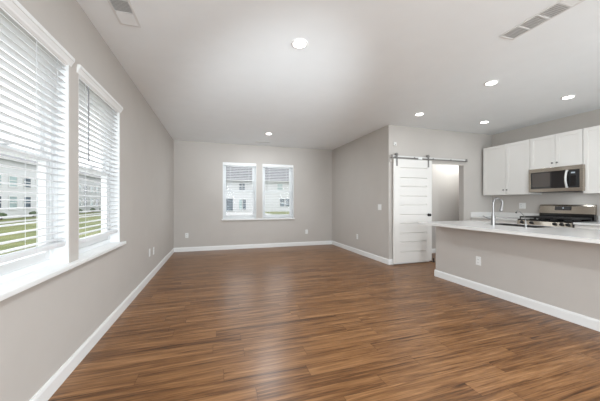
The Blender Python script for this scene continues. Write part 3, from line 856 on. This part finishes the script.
plate('wall_outlet', 'x', YB, -1, 2.43, .39, 'white outlet on the end wall below the light-switch side window', 'outlet')
plate('wall_outlet', 'y', XL, 1, 5.00, .41, 'white outlet on the tall-window wall, nearer the end wall of two', 'outlet')
plate('cable_plate', 'y', XL, 1, 4.72, .43, 'white cable plate on the tall-window wall beside an outlet', 'wall plate', kind='rocker', group=None)
plate('wall_outlet', 'y', XR, -1, 5.714, .40, 'white outlet low on the wall below the light switch', 'outlet')
plate('light_switch', 'y', XR, -1, 4.79, 1.12, 'white double rocker light switch beside the sliding door corner', 'switch', gang=2, kind='rocker', group=None)
plate('wall_outlet', 'y', PX, -1, 2.806, .41, 'white outlet on the greige half wall of the peninsula', 'outlet')
plate('wall_outlet', 'y', XK, -1, 3.86, 1.15, 'white double wall plate between the backsplash and corner cabinet', 'outlet', gang=2, kind='mixed')
t = thing('wall_sensor', (3.356, YK, 2.372), 'small white sensor high on the wall above the sliding door', 'sensor')
b = MB(); b.box(3.326, 3.386, YK - .022, YK, 2.335, 2.405, bev=.008); b.build('sensor_body', 'plate', t)
b = MB(); b.lathe([(.010, 0), (.009, .002)], (3.356, YK - .022, 2.358), 'y', 12, -1); b.build('sensor_eye', 'slot', t)

# ------------------------------------------------------------------ outdoors
GZ = -.25
b = MB(); b.box(-60, 60, -45, 95, GZ - .2, GZ)
struct(b.build('lawn', 'lawn'), 'green and straw coloured lawn between the houses', 'lawn')
b = MB(); b.box(-9, 6.3, 25, 42.7, GZ, GZ + .03)
struct(b.build('driveway', 'concrete'), 'pale concrete pad in front of the facing house', 'driveway')
b = MB(); b.box(-5.0, XL - T - .02, -2, 9, GZ, GZ + .1); b.box(XL - T - .02, 8, YB + T + .02, 14, GZ, GZ + .1)  # unseen slabs added to bounce daylight up to the ceiling
struct(b.build('patio', 'patio'), 'pale concrete patio added out of view to bounce daylight indoors', 'patio')
b = MB(); b.box(-15.2, -14.0, 2, 70, GZ, GZ + .03)
struct(b.build('walkway', 'concrete'), 'concrete walk in front of the row houses', 'walkway')

def house_window(parent, axis, wall, s, u0, u1, z0, z1, m, sash=True):
    def bx(mb, a, c, d0, d1, za, zb):
        p0, p1 = sorted((wall + s * d0, wall + s * d1))
        if axis == 'x': mb.box(a, c, p0, p1, za, zb)
        else: mb.box(p0, p1, a, c, za, zb)
    f = MB(); w = .09
    bx(f, u0 - w, u0, -.02, .06, z0 - w, z1 + w); bx(f, u1, u1 + w, -.02, .06, z0 - w, z1 + w)
    bx(f, u0, u1, -.02, .06, z1, z1 + w); bx(f, u0, u1, -.02, .06, z0 - w, z0)
    if sash: bx(f, u0, u1, 0, .045, (z0 + z1) / 2 - .04, (z0 + z1) / 2 + .04)
    fo = f.build('house_window', 'htrim', parent)
    g = MB(); bx(g, u0, u1, .0, .02, z0, z1); g.build('window_pane', m, fo)

HY = 43.0
t = thing('facing_house', (4, HY, GZ), 'white two-storey house with grey shingle roof beyond the end wall windows', 'house')
b = MB(); b.box(-12, 26, HY, HY + 10, GZ, 4.62); b.build('house_wall', 'siding', t)
b = MB(); b.prism([(HY - .45, 4.55), (HY - .45, 4.72), (HY + 5, 8.9), (HY + 10.4, 4.72), (HY + 10.4, 4.55)], 'x', -12.4, 26.4); b.build('house_roof', 'roof', t)
b = MB(); b.box(-12.4, 26.4, HY - .58, HY - .45, 4.56, 4.72); b.build('gutter', 'htrim', t)
house_window(t, 'x', HY, -1, 1.30, 2.42, -.1, 1.78, 'hwin', False)
house_window(t, 'x', HY, -1, 3.38, 3.85, .1, 1.66, 'hpale', False); house_window(t, 'x', HY, -1, 3.98, 4.43, .1, 1.66, 'hwin', False)
house_window(t, 'x', HY, -1, 3.40, 3.78, 3.18, 4.22, 'hwin'); house_window(t, 'x', HY, -1, 3.90, 4.26, 3.18, 4.22, 'hwin')
house_window(t, 'x', HY, -1, 9.50, 10.35, 3.22, 4.28, 'hpale')
house_window(t, 'x', HY, -1, 9.95, 10.68, .55, 1.78, 'hwin'); house_window(t, 'x', HY, -1, 10.86, 11.55, .55, 1.78, 'hwin')
house_window(t, 'x', HY, -1, -4.6, -3.4, .3, 1.8, 'hwin'); house_window(t, 'x', HY, -1, -4.6, -3.4, 3.1, 4.2, 'hwin')
house_window(t, 'x', HY, -1, 17, 18.2, .3, 1.8, 'hwin'); house_window(t, 'x', HY, -1, 17, 18.2, 3.1, 4.2, 'hwin')

TX = -18.0
for i, y0 in enumerate((14.0, 26.4, 38.8, 51.2, 63.6)):
    y1 = y0 + 12.2
    lab = ('white row house seen through the blinds, first along the lawn', 'white row house seen through the nearest tall window', 'white row house seen at the sash edge of the nearest tall window', 'white row house seen through the second tall window', 'last white row house along the lawn')[i]
    t = thing('row_house', (TX - 4.5, (y0 + y1) / 2, GZ), lab, 'house', 'white row houses across the lawn')
    b = MB(); b.box(TX - 9, TX, y0, y1, GZ, 5.2); b.build('house_wall', 'siding', t)
    b = MB(); b.prism([(TX + .4, 5.1), (TX + .4, 5.25), (TX - 4.5, 6.6), (TX - 9.4, 5.25), (TX - 9.4, 5.1)], 'y', y0 - .05, y1 + .05); b.build('house_roof', 'roof', t)
    for k in range(6):
        u = y0 + .75 + k * 1.95
        house_window(t, 'y', TX, 1, u, u + 1.0, 2.7, 3.75, 'hpale' if k % 3 else 'hwin')
        house_window(t, 'y', TX, 1, u, u + 1.0, .6, 1.75, 'hwin' if k % 2 else 'hpale')
for i in range(16):
    y = 16 + i * 3.3 + random.uniform(-.5, .5)
    t = thing('shrub', (TX + .8, y, GZ), 'low dark shrub planted along the foot of the row houses', 'shrub', 'shrubs along the row houses')
    b = MB(); b.tube([(TX + .8, y, GZ), (TX + .8, y, GZ + .2)], .04, 6); b.build('stem', 'bark', t)
    b = MB(); bmesh.ops.create_icosphere(b.bm, subdivisions=3, radius=.34)
    for v in b.bm.verts:
        v.co *= 1 + random.uniform(-.14, .14); v.co.z *= .75
    bmesh.ops.translate(b.bm, verts=b.bm.verts[:], vec=(TX + .8, y, GZ + .36)); b.build('foliage', 'leaf', t)
